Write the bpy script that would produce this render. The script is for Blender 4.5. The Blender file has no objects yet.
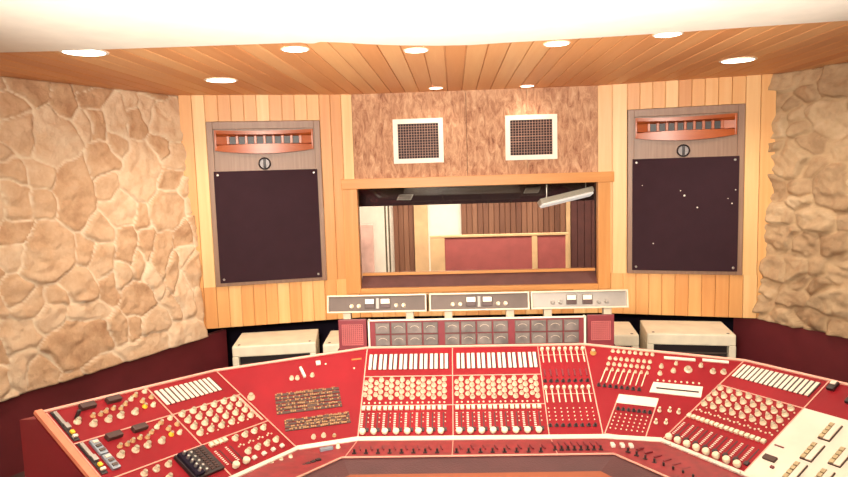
import bpy, bmesh, math, random
from mathutils import Vector, Matrix, noise
import numpy as np

S = bpy.context.scene
COL = S.collection
PI = math.pi

# ------------------------------------------------------------------ camera
H = 1.85
yaw, pitch, roll = math.radians(2.8), math.radians(5.9), 0.030
FW = Vector((-math.sin(yaw) * math.cos(pitch), math.cos(yaw) * math.cos(pitch), -math.sin(pitch)))
r0 = Vector((math.cos(yaw), math.sin(yaw), 0))
u0 = r0.cross(FW)
RT = r0 * math.cos(roll) - u0 * math.sin(roll)
UP = u0 * math.cos(roll) + r0 * math.sin(roll)
cd = bpy.data.cameras.new('camera')
cd.sensor_width = 36
cd.lens = 36 * 640 / 848
cd.clip_start = 0.05
cam = bpy.data.objects.new('camera', cd)
COL.objects.link(cam)
cam.matrix_world = Matrix(((RT.x, UP.x, -FW.x, 0), (RT.y, UP.y, -FW.y, 0), (RT.z, UP.z, -FW.z, H), (0, 0, 0, 1)))
S.camera = cam

# ------------------------------------------------------------------ world, lights, exposure
W = bpy.data.worlds.new('world')
W.use_nodes = True
W.node_tree.nodes['Background'].inputs[0].default_value = (1.0, 0.86, 0.72, 1)
W.node_tree.nodes['Background'].inputs[1].default_value = 0.15
S.world = W
S.view_settings.view_transform = 'Standard'
S.view_settings.look = 'None'
S.view_settings.gamma = 1
S.view_settings.use_curve_mapping = False
S.view_settings.exposure = 0.16


def light(name, kind, loc, energy, col, target=None, **kw):
    d = bpy.data.lights.new(name, kind)
    d.energy = energy
    d.color = col
    for k, v in kw.items():
        setattr(d, k, v)
    o = bpy.data.objects.new(name, d)
    COL.objects.link(o)
    o.location = loc
    if target is not None:
        o.rotation_euler = (Vector(target) - Vector(loc)).to_track_quat('-Z', 'Y').to_euler()
    return o


# the photographer's flash: one head bounced off the white ceiling, one head forward
light('flash_bounce', 'SPOT', (0.0, 1.62, 1.3), 330, (1.0, 0.92, 0.80), (0.0, 1.98, 2.5), spot_size=math.radians(118), spot_blend=0.25, shadow_soft_size=0.12)
light('flash_forward', 'SPOT', (-0.35, 0.0, 2.2), 880, (1.0, 0.92, 0.80), (0.15, 5.4, 2.75), spot_size=math.radians(96), spot_blend=1.0, shadow_soft_size=0.25)
light('soft_fill', 'AREA', (-0.4, -0.9, 2.3), 60, (1.0, 0.92, 0.80), (0.1, 5.0, 2.5), shape='RECTANGLE', size=2.2, size_y=0.5)  # unseen fill added behind the camera to brighten the walls
# unseen area light added to brighten the room beyond the window
light('studio_fill', 'AREA', (0.2, 7.0, 2.6), 210, (1.0, 0.93, 0.84), (0.2, 8.6, 0.6), shape='RECTANGLE', size=3.0, size_y=0.9)


# ------------------------------------------------------------------ materials
def lin(c):
    r = []
    for v in c:
        v /= 255.0
        r.append(v / 12.92 if v <= 0.04045 else ((v + 0.055) / 1.055) ** 2.4)
    return (r[0], r[1], r[2], 1)


MATS = {}


def base(name, rough=0.6, metal=0.0, spec=0.5):
    m = bpy.data.materials.new(name)
    m.use_nodes = True
    nt = m.node_tree
    b = nt.nodes['Principled BSDF']
    b.inputs['Roughness'].default_value = rough
    b.inputs['Metallic'].default_value = metal
    b.inputs['Specular IOR Level'].default_value = spec
    MATS[name] = m
    return m, nt, b


def N(nt, t, **kw):
    n = nt.nodes.new(t)
    for k, v in kw.items():
        if k in n.inputs:
            n.inputs[k].default_value = v
        else:
            setattr(n, k, v)
    return n


def ramp(nt, stops):
    r = nt.nodes.new('ShaderNodeValToRGB')
    e = r.color_ramp.elements
    while len(e) < len(stops):
        e.new(0.5)
    for k, (p, c) in enumerate(stops):
        e[k].position = p
        e[k].color = lin(c)
    return r


def plain(name, col, rough=0.6, metal=0.0, var=0.10, scale=8.0, bump=0.0, bscale=60.0, spec=0.5):
    """A colour that drifts a little under a soft noise, with an optional fine grain."""
    m, nt, b = base(name, rough, metal, spec)
    tc = N(nt, 'ShaderNodeTexCoord')
    no = N(nt, 'ShaderNodeTexNoise', Scale=scale, Detail=4.0)
    nt.links.new(tc.outputs['Object'], no.inputs['Vector'])
    lo = [max(0, v * (1 - var)) for v in col]
    hi = [min(255, v * (1 + var * 0.6)) for v in col]
    r = ramp(nt, [(0.3, lo), (0.7, hi)])
    nt.links.new(no.outputs['Fac'], r.inputs['Fac'])
    nt.links.new(r.outputs['Color'], b.inputs['Base Color'])
    if bump:
        n2 = N(nt, 'ShaderNodeTexNoise', Scale=bscale, Detail=3.0)
        nt.links.new(tc.outputs['Object'], n2.inputs['Vector'])
        bp = N(nt, 'ShaderNodeBump', Strength=bump, Distance=0.01)
        nt.links.new(n2.outputs['Fac'], bp.inputs['Height'])
        nt.links.new(bp.outputs['Normal'], b.inputs['Normal'])
    return m


def wood(name, cols, axis='z', rough=0.45, grain=1.0, tone=True, gs=1.0):
    """Boards: every board has its own tone (face attribute), grain runs along axis."""
    m, nt, b = base(name, rough)
    tc = N(nt, 'ShaderNodeTexCoord')
    mp = N(nt, 'ShaderNodeMapping')
    sc = {'x': (1.2, 22, 22), 'y': (22, 1.2, 22), 'z': (22, 22, 1.2)}[axis]
    mp.inputs['Scale'].default_value = [v * gs for v in sc]
    nt.links.new(tc.outputs['Object'], mp.inputs['Vector'])
    at = N(nt, 'ShaderNodeAttribute', attribute_name='tone')
    no = N(nt, 'ShaderNodeTexNoise', Scale=1.0, Detail=6.0, Roughness=0.6, Distortion=0.4)
    no.noise_dimensions = '4D'
    nt.links.new(mp.outputs['Vector'], no.inputs['Vector'])
    mu = N(nt, 'ShaderNodeMath', operation='MULTIPLY')
    mu.inputs[1].default_value = 37.0
    nt.links.new(at.outputs['Fac'], mu.inputs[0])
    nt.links.new(mu.outputs[0], no.inputs['W'])
    mix = N(nt, 'ShaderNodeMath', operation='MULTIPLY_ADD')
    mix.inputs[1].default_value = 0.75 * grain
    nt.links.new(no.outputs['Fac'], mix.inputs[0])
    sh = N(nt, 'ShaderNodeMath', operation='MULTIPLY_ADD')
    sh.inputs[1].default_value = 0.62 if tone else 0.0
    sh.inputs[2].default_value = (-0.18 if tone else 0.12) + 0.375 * (1 - grain)
    nt.links.new(at.outputs['Fac'], sh.inputs[0])
    nt.links.new(sh.outputs[0], mix.inputs[2])
    r = ramp(nt, [(0.1, cols[0]), (0.5, cols[1]), (0.9, cols[2])])
    nt.links.new(mix.outputs[0], r.inputs['Fac'])
    nt.links.new(r.outputs['Color'], b.inputs['Base Color'])
    bp = N(nt, 'ShaderNodeBump', Strength=0.08, Distance=0.01)
    nt.links.new(no.outputs['Fac'], bp.inputs['Height'])
    nt.links.new(bp.outputs['Normal'], b.inputs['Normal'])
    return m


def emit(name, col, strength):
    m, nt, b = base(name, 0.5)
    b.inputs['Base Color'].default_value = lin(col)
    b.inputs['Emission Color'].default_value = lin(col)
    b.inputs['Emission Strength'].default_value = strength
    return m


def stone_mat(name, stops, mortar, rough=0.9):
    m, nt, b = base(name, rough, spec=0.2)
    tc = N(nt, 'ShaderNodeTexCoord')
    at = N(nt, 'ShaderNodeAttribute', attribute_name='tone')
    mo = N(nt, 'ShaderNodeAttribute', attribute_name='mortar')
    no = N(nt, 'ShaderNodeTexNoise', Scale=7.0, Detail=7.0, Roughness=0.65)
    nt.links.new(tc.outputs['Object'], no.inputs['Vector'])
    ma = N(nt, 'ShaderNodeMath', operation='MULTIPLY_ADD')
    ma.inputs[1].default_value = 1.2
    nt.links.new(no.outputs['Fac'], ma.inputs[0])
    sh = N(nt, 'ShaderNodeMath', operation='MULTIPLY_ADD')
    sh.inputs[1].default_value = 0.55
    sh.inputs[2].default_value = -0.38
    nt.links.new(at.outputs['Fac'], sh.inputs[0])
    nt.links.new(sh.outputs[0], ma.inputs[2])
    r = ramp(nt, stops)
    nt.links.new(ma.outputs[0], r.inputs['Fac'])
    mx = N(nt, 'ShaderNodeMix', data_type='RGBA')
    nt.links.new(mo.outputs['Fac'], mx.inputs[0])
    nt.links.new(r.outputs['Color'], mx.inputs[6])
    mx.inputs[7].default_value = lin(mortar)
    nt.links.new(mx.outputs[2], b.inputs['Base Color'])
    n2 = N(nt, 'ShaderNodeTexNoise', Scale=26.0, Detail=8.0, Roughness=0.72)
    nt.links.new(tc.outputs['Object'], n2.inputs['Vector'])
    bp = N(nt, 'ShaderNodeBump', Strength=0.8, Distance=0.016)
    nt.links.new(n2.outputs['Fac'], bp.inputs['Height'])
    nt.links.new(bp.outputs['Normal'], b.inputs['Normal'])
    return m


def cork_mat(name):
    m, nt, b = base(name, 0.9, spec=0.15)
    tc = N(nt, 'ShaderNodeTexCoord')
    mp = N(nt, 'ShaderNodeMapping')
    mp.inputs['Scale'].default_value = (1.6, 1.0, 0.6)
    nt.links.new(tc.outputs['Object'], mp.inputs['Vector'])
    n1 = N(nt, 'ShaderNodeTexNoise', Scale=13.0, Detail=9.0, Roughness=0.76, Distortion=0.8)
    nt.links.new(mp.outputs['Vector'], n1.inputs['Vector'])
    r = ramp(nt, [(0.29, (104, 62, 50)), (0.40, (168, 120, 94)), (0.52, (200, 154, 122)), (0.68, (228, 190, 156))])
    nt.links.new(n1.outputs['Fac'], r.inputs['Fac'])
    nt.links.new(r.outputs['Color'], b.inputs['Base Color'])
    bp = N(nt, 'ShaderNodeBump', Strength=0.6, Distance=0.02)
    nt.links.new(n1.outputs['Fac'], bp.inputs['Height'])
    nt.links.new(bp.outputs['Normal'], b.inputs['Normal'])
    return m


def glass_mat(name):
    m = bpy.data.materials.new(name)
    m.use_nodes = True
    nt = m.node_tree
    nt.nodes.clear()
    out = N(nt, 'ShaderNodeOutputMaterial')
    tr = N(nt, 'ShaderNodeBsdfTransparent')
    tr.inputs['Color'].default_value = (0.93, 0.92, 0.90, 1)
    gl = N(nt, 'ShaderNodeBsdfGlossy', Roughness=0.02)
    fr = N(nt, 'ShaderNodeFresnel', IOR=1.5)
    mx = N(nt, 'ShaderNodeMixShader')
    nt.links.new(fr.outputs[0], mx.inputs[0])
    nt.links.new(tr.outputs[0], mx.inputs[1])
    nt.links.new(gl.outputs[0], mx.inputs[2])
    nt.links.new(mx.outputs[0], out.inputs['Surface'])
    MATS[name] = m
    return m


wood('panel wood', [(206, 138, 76), (225, 167, 102), (240, 198, 140)], 'z', grain=0.8)
wood('ceiling wood', [(218, 148, 94), (230, 166, 110), (240, 188, 132)], 'y', grain=0.8)
wood('frame wood', [(188, 118, 60), (210, 146, 82), (228, 174, 110)], 'z', tone=False)
wood('frame wood level', [(188, 118, 60), (210, 146, 82), (228, 174, 110)], 'x', tone=False)
wood('walnut', [(112, 80, 64), (142, 108, 86), (170, 138, 112)], 'z', tone=False, gs=1.6)
wood('horn wood', [(140, 62, 28), (172, 86, 42), (196, 112, 60)], 'x', tone=False, rough=0.35)
wood('studio panelling', [(92, 54, 38), (124, 80, 56), (150, 104, 76)], 'z', rough=0.6)
wood('cheek wood', [(176, 92, 66), (200, 114, 84), (216, 134, 104)], 'y', tone=False)
wood('rail wood', [(112, 52, 30), (136, 68, 40), (156, 84, 52)], 'x', tone=False)
stone_mat('pale stone', [(0.0, (180, 138, 104)), (0.35, (212, 174, 138)), (0.65, (226, 194, 160)), (1.0, (238, 214, 184))], (240, 220, 192))
stone_mat('rough stone', [(0.0, (152, 122, 92)), (0.35, (180, 149, 116)), (0.65, (198, 169, 134)), (1.0, (216, 190, 156))], (192, 163, 128))
cork_mat('cork')
glass_mat('window glass')
plain('white plaster', (246, 240, 228), 0.8, var=0.02)
plain('cream plaster', (226, 206, 178), 0.85, var=0.05)
plain('maroon board', (104, 36, 42), 0.5, var=0.10, scale=3)
plain('console side red', (134, 30, 40), 0.5, var=0.08, scale=3)
plain('console red', (128, 22, 30), 0.5, var=0.07, scale=5, spec=0.15)
plain('red strip', (126, 32, 36), 0.5, var=0.12, scale=30)
plain('grille red', (106, 30, 38), 0.5, var=0.06)
plain('key olive', (168, 146, 108), 0.5)
plain('grille line', (176, 92, 90), 0.5)
plain('knob cap', (150, 136, 112), 0.35)
plain('badge face', (126, 116, 116), 0.4)
plain('dark red', (70, 14, 24), 0.6)
plain('trim white', (206, 188, 172), 0.5, var=0.04)
plain('line pink', (204, 146, 128), 0.5, var=0.04)
plain('cream knob', (208, 188, 160), 0.3, var=0.10, scale=40)
plain('brass knob', (196, 150, 84), 0.35, metal=0.3)
plain('tan knob', (184, 142, 98), 0.4)
plain('yellow knob', (230, 176, 40), 0.4)
plain('legend white', (206, 190, 174), 0.6, var=0.03)
plain('black plastic', (34, 22, 24), 0.45)
plain('soft black', (30, 22, 34), 0.9, spec=0.1)
plain('grille black', (52, 30, 38), 0.85, var=0.06, bump=0.3, bscale=300, spec=0.25)
plain('brown meter', (66, 40, 36), 0.6)
plain('steel', (170, 165, 160), 0.35, metal=0.8)
plain('blue steel', (140, 146, 156), 0.4, metal=0.4)
plain('gunmetal', (94, 80, 74), 0.6, spec=0.2)
plain('silver face', (140, 130, 122), 0.5, metal=0.1)
plain('meter grey', (96, 86, 82), 0.5, var=0.22, scale=22)
plain('meter cream', (210, 196, 170), 0.4, var=0.02)
plain('case cream', (182, 164, 142), 0.5, var=0.04)
plain('cabinet white', (232, 222, 198), 0.45, var=0.05)
plain('brown leather', (72, 36, 38), 0.5, var=0.10, bump=0.15, bscale=150)
plain('patch dark', (66, 40, 32), 0.6)
plain('patch brass', (150, 112, 76), 0.4, metal=0.4)
plain('orange label', (226, 96, 40), 0.6)
plain('vent dark', (44, 22, 26), 0.7)
plain('vent bar', (176, 132, 112), 0.5)
plain('vent white', (248, 238, 222), 0.5, var=0.02)
plain('studio red', (164, 82, 76), 0.85, var=0.06)
plain('studio tan', (216, 174, 126), 0.6, var=0.06)
plain('studio white', (242, 228, 208), 0.8, var=0.03)
plain('studio dark', (58, 28, 36), 0.7)
plain('studio brown', (92, 50, 44), 0.7)
plain('pole dark', (86, 78, 56), 0.5)
plain('carpet', (74, 46, 42), 0.95, var=0.12, bump=0.4, bscale=200)
plain('sill dark', (104, 66, 62), 0.5)
plain('pink screen', (226, 178, 160), 0.8)
emit('lamp glow', (255, 240, 216), 6.0)
emit('tube glow', (236, 230, 224), 0.75)


# ------------------------------------------------------------------ mesh helpers
def box(bm, x0, x1, y0, y1, z0, z1, bev=0.0, M=None):
    m = Matrix.Translation(((x0 + x1) / 2, (y0 + y1) / 2, (z0 + z1) / 2)) @ Matrix.Diagonal((abs(x1 - x0), abs(y1 - y0), abs(z1 - z0), 1))
    r = bmesh.ops.create_cube(bm, size=1, matrix=m)
    vs = r['verts']
    if bev:
        es = list({e for v in vs for e in v.link_edges})
        rb = bmesh.ops.bevel(bm, geom=es, offset=bev, segments=2, affect='EDGES', profile=0.6)
        vs = list({v for f in rb['faces'] for v in f.verts} | {v for v in vs if v.is_valid})
    if M is not None:
        bmesh.ops.transform(bm, matrix=M, verts=vs)
    return vs


def lathe(bm, prof, seg=16, M=None, cap0=True, cap1=True):
    rings = []
    for r, h in prof:
        ring = []
        for k in range(seg):
            a = 2 * PI * k / seg
            p = Vector((r * math.cos(a), r * math.sin(a), h))
            ring.append(bm.verts.new(M @ p if M is not None else p))
        rings.append(ring)
    for a, b in zip(rings, rings[1:]):
        for k in range(seg):
            bm.faces.new((a[k], a[(k + 1) % seg], b[(k + 1) % seg], b[k]))
    if cap0:
        bm.faces.new(list(reversed(rings[0])))
    if cap1:
        bm.faces.new(rings[-1])


def slab(bm, pts, faces, down):
    """Closed slab: top faces over pts, the same outline lowered by the vector down."""
    d = Vector(down)
    t = [bm.verts.new(p) for p in pts]
    b = [bm.verts.new(Vector(p) + d) for p in pts]
    cnt = {}
    for f in faces:
        bm.faces.new([t[i] for i in f])
        bm.faces.new([b[i] for i in reversed(f)])
        for i, j in zip(f, f[1:] + f[:1]):
            cnt[(i, j)] = 1
    for (i, j) in list(cnt):
        if (j, i) not in cnt:
            bm.faces.new((t[j], t[i], b[i], b[j]))


def bar(bm, p, q, w, h, nrm):
    """Rectangular bar from p to q, w wide across nrm, h high along nrm."""
    p, q, nrm = Vector(p), Vector(q), Vector(nrm).normalized()
    d = (q - p).normalized()
    s = nrm.cross(d).normalized() * (w / 2)
    n = nrm * h
    v = [bm.verts.new(c) for c in (p - s, p + s, q + s, q - s, p - s + n, p + s + n, q + s + n, q - s + n)]
    for f in ((0, 1, 2, 3), (7, 6, 5, 4), (0, 4, 5, 1), (1, 5, 6, 2), (2, 6, 7, 3), (3, 7, 4, 0)):
        bm.faces.new([v[i] for i in f])


def finish(name, bm, mat, parent=None, M=None, smooth=False, tones=None):
    bmesh.ops.recalc_face_normals(bm, faces=bm.faces[:])
    me = bpy.data.meshes.new(name)
    bm.to_mesh(me)
    if tones is not None:
        a = me.attributes.new('tone', 'FLOAT', 'FACE')
        a.data.foreach_set('value', tones)
    bm.free()
    me.materials.append(MATS[mat])
    if smooth:
        for p in me.polygons:
            p.use_smooth = True
        me.set_sharp_from_angle(angle=math.radians(40))
    o = bpy.data.objects.new(name, me)
    COL.objects.link(o)
    if parent is not None:
        o.parent = parent
    if M is not None:
        o.matrix_local = M
    return o


def link(name, me, parent, M):
    o = bpy.data.objects.new(name, me)
    COL.objects.link(o)
    o.parent = parent
    o.matrix_local = M
    return o


def empty(name, label, cat, loc=(0, 0, 0), rz=0.0, group=None):
    o = bpy.data.objects.new(name, None)
    COL.objects.link(o)
    o.empty_display_size = 0.1
    o.location = loc
    o.rotation_euler = (0, 0, rz)
    o['label'] = label
    o['category'] = cat
    if group:
        o['group'] = group
    return o


def struct(o):
    o['kind'] = 'structure'
    return o


def frame2(o, d):
    """Local frame of an upright wall: x along d, z up, y into the wall (away from the room)."""
    d = Vector((d[0], d[1], 0)).normalized()
    y = Vector((0, 0, 1)).cross(d)
    return Matrix(((d.x, y.x, 0, o[0]), (d.y, y.y, 0, o[1]), (0, 0, 1, 0), (0, 0, 0, 1)))


def boards(bm, tones, rects, width, depth, gap=0.0025, seed=1, slot=0.0015):
    """Tongue-and-groove boards with chamfered edges filling rects (x0,x1,z0,z1); front face at y=0."""
    rnd = random.Random(seed)
    for (x0, x1, z0, z1) in rects:
        n = max(1, round((x1 - x0) / width))
        w = (x1 - x0) / n
        for k in range(n):
            a, b = x0 + k * w, x0 + (k + 1) * w
            c = gap
            q = depth * 0.55
            pts = [(a, depth), (a, q), (a + slot, q), (a + slot, c), (a + slot + c, 0), (b - slot - c, 0), (b - slot, c), (b - slot, q), (b, q), (b, depth)]
            lo = [bm.verts.new((p[0], p[1], z0)) for p in pts]
            hi = [bm.verts.new((p[0], p[1], z1)) for p in pts]
            t = rnd.random()
            m = len(pts)
            for i in range(m):
                bm.faces.new((lo[i], lo[(i + 1) % m], hi[(i + 1) % m], hi[i]))
                tones.append(t)
            bm.faces.new(lo)
            bm.faces.new(hi)
            tones += [t, t]


# ------------------------------------------------------------------ the room
ZC = 2.538
ZB = 0.575
cL, oL = (-0.865, 5.6), (-2.24, 5.24)
cR, oR = (1.24, 5.6), (2.56, 5.26)
dLw = Vector((-0.433, -0.902, 0)).normalized()      # left stone wall runs from oL this way
dRw = Vector((0.463, -0.886, 0)).normalized()
eL = (oL[0] + dLw.x * 3.5, oL[1] + dLw.y * 3.5)
eR = (oR[0] + dRw.x * 3.5, oR[1] + dRw.y * 3.5)

bm = bmesh.new()
box(bm, -4.6, 4.9, -2.1, 9.2, -0.06, 0)
struct(finish('floor', bm, 'carpet'))

# timber ceiling: boards run towards the window wall
bm = bmesh.new()
tones = []
boards(bm, tones, [(-4.4, 4.7, 3.05, 5.75)], 0.1215, 0.03, 0.003, 5, 0.0028)
MC = Matrix(((1, 0, 0, 0), (0, 0, 1, 0), (0, 1, 0, ZC), (0, 0, 0, 1)))
o = struct(finish('ceiling', bm, 'ceiling wood', M=MC, tones=tones))
# lay it in world space so the grain follows the boards
o.data.transform(MC)
o.matrix_local = Matrix.Identity(4)

# white plaster ceiling over the desk, its curved edge a little below the boards
edge = [(-4.4, 3.24), (-2.32, 3.262), (-2.0, 3.285), (-1.72, 3.29), (-1.4, 3.30), (-0.763, 3.315), (-0.735, 3.345), (-0.70, 3.35), (-0.66, 3.315), (-0.542, 3.362),
        (-0.42, 3.43), (-0.267, 3.487), (-0.08, 3.535), (0.107, 3.556), (0.266, 3.53), (0.5, 3.51), (0.785, 3.486), (1.2, 3.43), (1.55, 3.37), (1.944, 3.315), (4.7, 3.2)]
bm = bmesh.new()
pts = [(x, y, ZC - 0.012) for x, y in edge] + [(4.7, -2.1, ZC - 0.012), (-4.4, -2.1, ZC - 0.012)]
slab(bm, pts, [list(range(len(pts)))], (0, 0, 0.10))
struct(finish('ceiling_plaster', bm, 'white plaster'))

# window wall: cork above, timber below, a hole for the window
WX0, WX1, WZ0, WZ1 = -0.845, 1.235, 0.84, 1.722
FWX0, FWX1, FWZ0, FWZ1 = -0.975, 1.338, 0.795, 1.81
bm = bmesh.new()
for x0, x1 in ((cL[0], 0.12), (0.1235, 0.64), (0.6435, cR[0])):
    box(bm, x0, x1, 5.6, 5.64, FWZ1 - 0.03, ZC)
struct(finish('wall_front_cork', bm, 'cork'))
bm = bmesh.new()
tones = []
boards(bm, tones, [(cL[0], cR[0], ZB, FWZ0 + 0.02)], 0.105, 0.04, seed=21)
struct(finish('wall_front', bm, 'panel wood', M=Matrix.Translation((0, 5.6, 0)), tones=tones))

SPK = {'L': (0.285, 1.215), 'R': (0.245, 1.14)}
SZ0, SZ1 = 0.935, 2.318
ML = frame2(oL, (cL[0] - oL[0], cL[1] - oL[1]))      # x runs from the outer corner to the window corner
MR = frame2(cR, (oR[0] - cR[0], oR[1] - cR[1]))
lenL = math.hypot(cL[0] - oL[0], cL[1] - oL[1])
lenR = math.hypot(oR[0] - cR[0], oR[1] - cR[1])
for side, M, ln in (('left', ML, lenL), ('right', MR, lenR)):
    a, b = SPK['L'] if side == 'left' else SPK['R']
    if side == 'left':
        a, b = ln - b, ln - a
    bm = bmesh.new()
    tones = []
    g = 0.004
    boards(bm, tones, [(0, ln, ZB, SZ0 - g), (0, a - g, SZ0 - g, ZC), (b + g, ln, SZ0 - g, ZC), (a - g, b + g, SZ1 + g, ZC)], 0.104, 0.035, seed=31 if side == 'left' else 47)
    struct(finish('wall_front_' + side, bm, 'panel wood', M=M, tones=tones))

# the dark recess below the timber walls
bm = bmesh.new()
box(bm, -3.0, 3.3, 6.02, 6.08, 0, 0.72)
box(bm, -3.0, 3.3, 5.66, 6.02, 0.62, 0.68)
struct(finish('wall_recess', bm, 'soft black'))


# rubble stone walls: one relief mesh each, cut into irregular stones
def stone_wall(name, o, d, length, z0, z1, mat, inward, size, aspect, amp, tilt, mortw, batter, seed, ragged):
    rnd = random.Random(seed)
    step = 0.0135
    ns, nz = int(length / step) + 1, int((z1 - z0) / step) + 1
    s = np.linspace(0, length, ns)
    z = np.linspace(z0, z1, nz)
    Sg, Zg = np.meshgrid(s, z, indexing='ij')
    P = np.stack([Sg.ravel(), Zg.ravel()], 1)
    wx = np.array([noise.noise((p[0] * 3.1, p[1] * 3.1, seed)) * 0.07 + noise.noise((p[0] * 11, p[1] * 11, seed + 5)) * 0.018 for p in P])
    wz = np.array([noise.noise((p[0] * 3.1 + 9, p[1] * 3.1, seed + 2)) * 0.06 + noise.noise((p[0] * 11 + 4, p[1] * 11, seed + 7)) * 0.018 for p in P])
    Q = np.stack([(P[:, 0] + wx) / aspect, P[:, 1] + wz], 1)
    seeds = []
    tries = 0
    while tries < 9000:
        tries += 1
        c = (rnd.uniform(-0.3, length + 0.3) / aspect, rnd.uniform(z0 - 0.3, z1 + 0.3))
        r = size * rnd.choice((0.5, 0.7, 0.85, 1.0, 1.25, 1.5))
        if all((c[0] - e[0]) ** 2 + (c[1] - e[1]) ** 2 > ((r + e[2]) * 0.47) ** 2 for e in seeds):
            sq = rnd.uniform(0.72, 1.38)
            an = rnd.gauss(0, 0.16) if rnd.random() < 0.8 else rnd.uniform(-0.9, 0.9)
            seeds.append((c[0], c[1], r, sq, math.cos(an), math.sin(an)))
    sd = np.array(seeds)
    dx = Q[:, None, 0] - sd[None, :, 0]
    dz = Q[:, None, 1] - sd[None, :, 1]
    du = np.abs(dx * sd[None, :, 4] + dz * sd[None, :, 5]) / sd[None, :, 3]
    dv = np.abs(dz * sd[None, :, 4] - dx * sd[None, :, 5]) * sd[None, :, 3]
    D = (du ** 3.6 + dv ** 3.6) ** (1 / 3.6) - 0.40 * sd[None, :, 2]
    idx = np.argsort(D, axis=1)[:, :2]
    F1 = np.take_along_axis(D, idx[:, :1], 1)[:, 0]
    F2 = np.take_along_axis(D, idx[:, 1:2], 1)[:, 0]
    cid = idx[:, 0]
    e = F2 - F1
    rise = np.clip((e - mortw * 0.3) / (mortw * 1.5), 0, 1)
    rise = rise * rise * (3 - 2 * rise)
    hts = np.array([rnd.uniform(0.35, 1.0) for _ in seeds])
    tx = np.array([rnd.uniform(-1, 1) for _ in seeds]) * tilt
    tz = np.array([rnd.uniform(-1.2, 0.8) for _ in seeds]) * tilt
    rough = np.array([noise.fractal((p[0] * 7, p[1] * 7, seed + 3.7 * c), 0.8, 2.1, 5) for p, c in zip(P, cid)])
    crag = np.array([abs(noise.noise((p[0] * 5 + 1.3 * c, p[1] * 7, seed + c))) + 0.5 * abs(noise.noise((p[0] * 13 + c, p[1] * 15, seed + c))) for p, c in zip(P, cid)])
    hgt = rise * (amp * hts[cid] + tx[cid] * (Q[:, 0] - sd[cid, 0]) * aspect + tz[cid] * (Q[:, 1] - sd[cid, 1]) + amp * 0.30 * rough + amp * 1.0 * (crag - 0.3)) + 0.004 * rough
    t = (P[:, 1] - z0) / (z1 - z0)
    off = batter * (1 - t) - 0.042 + hgt
    dd = Vector((d.x, d.y, 0))
    n2 = Vector((inward[0], inward[1], 0)).normalized()
    rag = np.array([ragged * noise.noise((0.3, zz * 2.7, seed)) + ragged * 0.6 * noise.noise((0.7, zz * 7, seed)) for zz in z])
    sx = P[:, 0] + np.tile(rag, ns) * np.clip(1 - P[:, 0] / 0.25, 0, 1) - 0.05
    X = o[0] + dd.x * sx + n2.x * off
    Y = o[1] + dd.y * sx + n2.y * off
    co = np.stack([X, Y, P[:, 1]], 1)
    # back plane so the wall has thickness
    faces = []
    for i in range(ns - 1):
        for j in range(nz - 1):
            a = i * nz + j
            faces.append((a, a + nz, a + nz + 1, a + 1))
    nb = len(co)
    ring = [i * nz for i in range(ns)] + [(ns - 1) * nz + j for j in range(1, nz)] + [i * nz + nz - 1 for i in range(ns - 2, -1, -1)] + [j for j in range(nz - 2, 0, -1)]
    back = np.array([[co[r][0] - n2.x * 0.25, co[r][1] - n2.y * 0.25, co[r][2]] for r in ring])
    m = len(ring)
    for k in range(m):
        faces.append((ring[k], nb + k, nb + (k + 1) % m, ring[(k + 1) % m]))
    allco = np.concatenate([co, back])
    me = bpy.data.meshes.new(name)
    me.from_pydata([tuple(v) for v in allco], [], faces)
    ton = np.array([rnd.random() for _ in seeds])[cid]
    mor = 1 - np.clip((e - mortw * 0.25) / (mortw * 0.7), 0, 1)
    for nm, arr in (('tone', ton), ('mortar', mor)):
        a = me.attributes.new(nm, 'FLOAT', 'POINT')
        a.data.foreach_set('value', np.concatenate([arr, np.zeros(len(back))]).astype(np.float32))
    bm2 = bmesh.new()
    bm2.from_mesh(me)
    bmesh.ops.recalc_face_normals(bm2, faces=bm2.faces[:])
    bm2.to_mesh(me)
    bm2.free()
    me.materials.append(MATS[mat])
    for p in me.polygons:
        p.use_smooth = True
    ob = bpy.data.objects.new(name, me)
    COL.objects.link(ob)
    return struct(ob)


inL = (-dLw.y, dLw.x)
inL = (0.902, -0.433)
inR = (-0.886, -0.463)
stone_wall('wall_left', oL, dLw, 3.5, 0.515, ZC - 0.001, 'pale stone', inL, 0.27, 0.95, 0.024, 0.08, 0.018, 0.140, 3, 0.03)
stone_wall('wall_right', oR, dRw, 3.5, 0.575, ZC - 0.001, 'rough stone', inR, 0.21, 1.30, 0.046, 0.22, 0.020, 0.105, 11, 0.045)

# maroon boarding below the stone
for nm, oo, d, inn, top in (('baseboard_left', oL, dLw, inL, 0.513), ('baseboard_right', oR, dRw, inR, 0.573)):
    bm = bmesh.new()
    a = Vector((oo[0], oo[1], 0)) + d * -0.30 + Vector((inn[0], inn[1], 0)) * 0.065
    b = Vector((oo[0], oo[1], 0)) + d * 3.5 + Vector((inn[0], inn[1], 0)) * 0.065
    nn = Vector((inn[0], inn[1], 0)) * -0.05
    pts = [a, b, b + nn, a + nn]
    slab(bm, [p + Vector((0, 0, top)) for p in pts], [[0, 1, 2, 3]], (0, 0, -top))
    struct(finish(nm, bm, 'maroon board'))

# the rest of the control room, behind the camera
bm = bmesh.new()
box(bm, eL[0] - 0.12, eL[0], -2.1, eL[1] + 0.1, 0, ZC)
struct(finish('wall_left_rear', bm, 'cream plaster'))
bm = bmesh.new()
box(bm, eR[0], eR[0] + 0.12, -2.1, eR[1] + 0.1, 0, ZC)
struct(finish('wall_right_rear', bm, 'cream plaster'))
bm = bmesh.new()
box(bm, -4.4, 4.7, -2.2, -2.1, 0, ZC)
struct(finish('wall_back', bm, 'cream plaster'))

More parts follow.
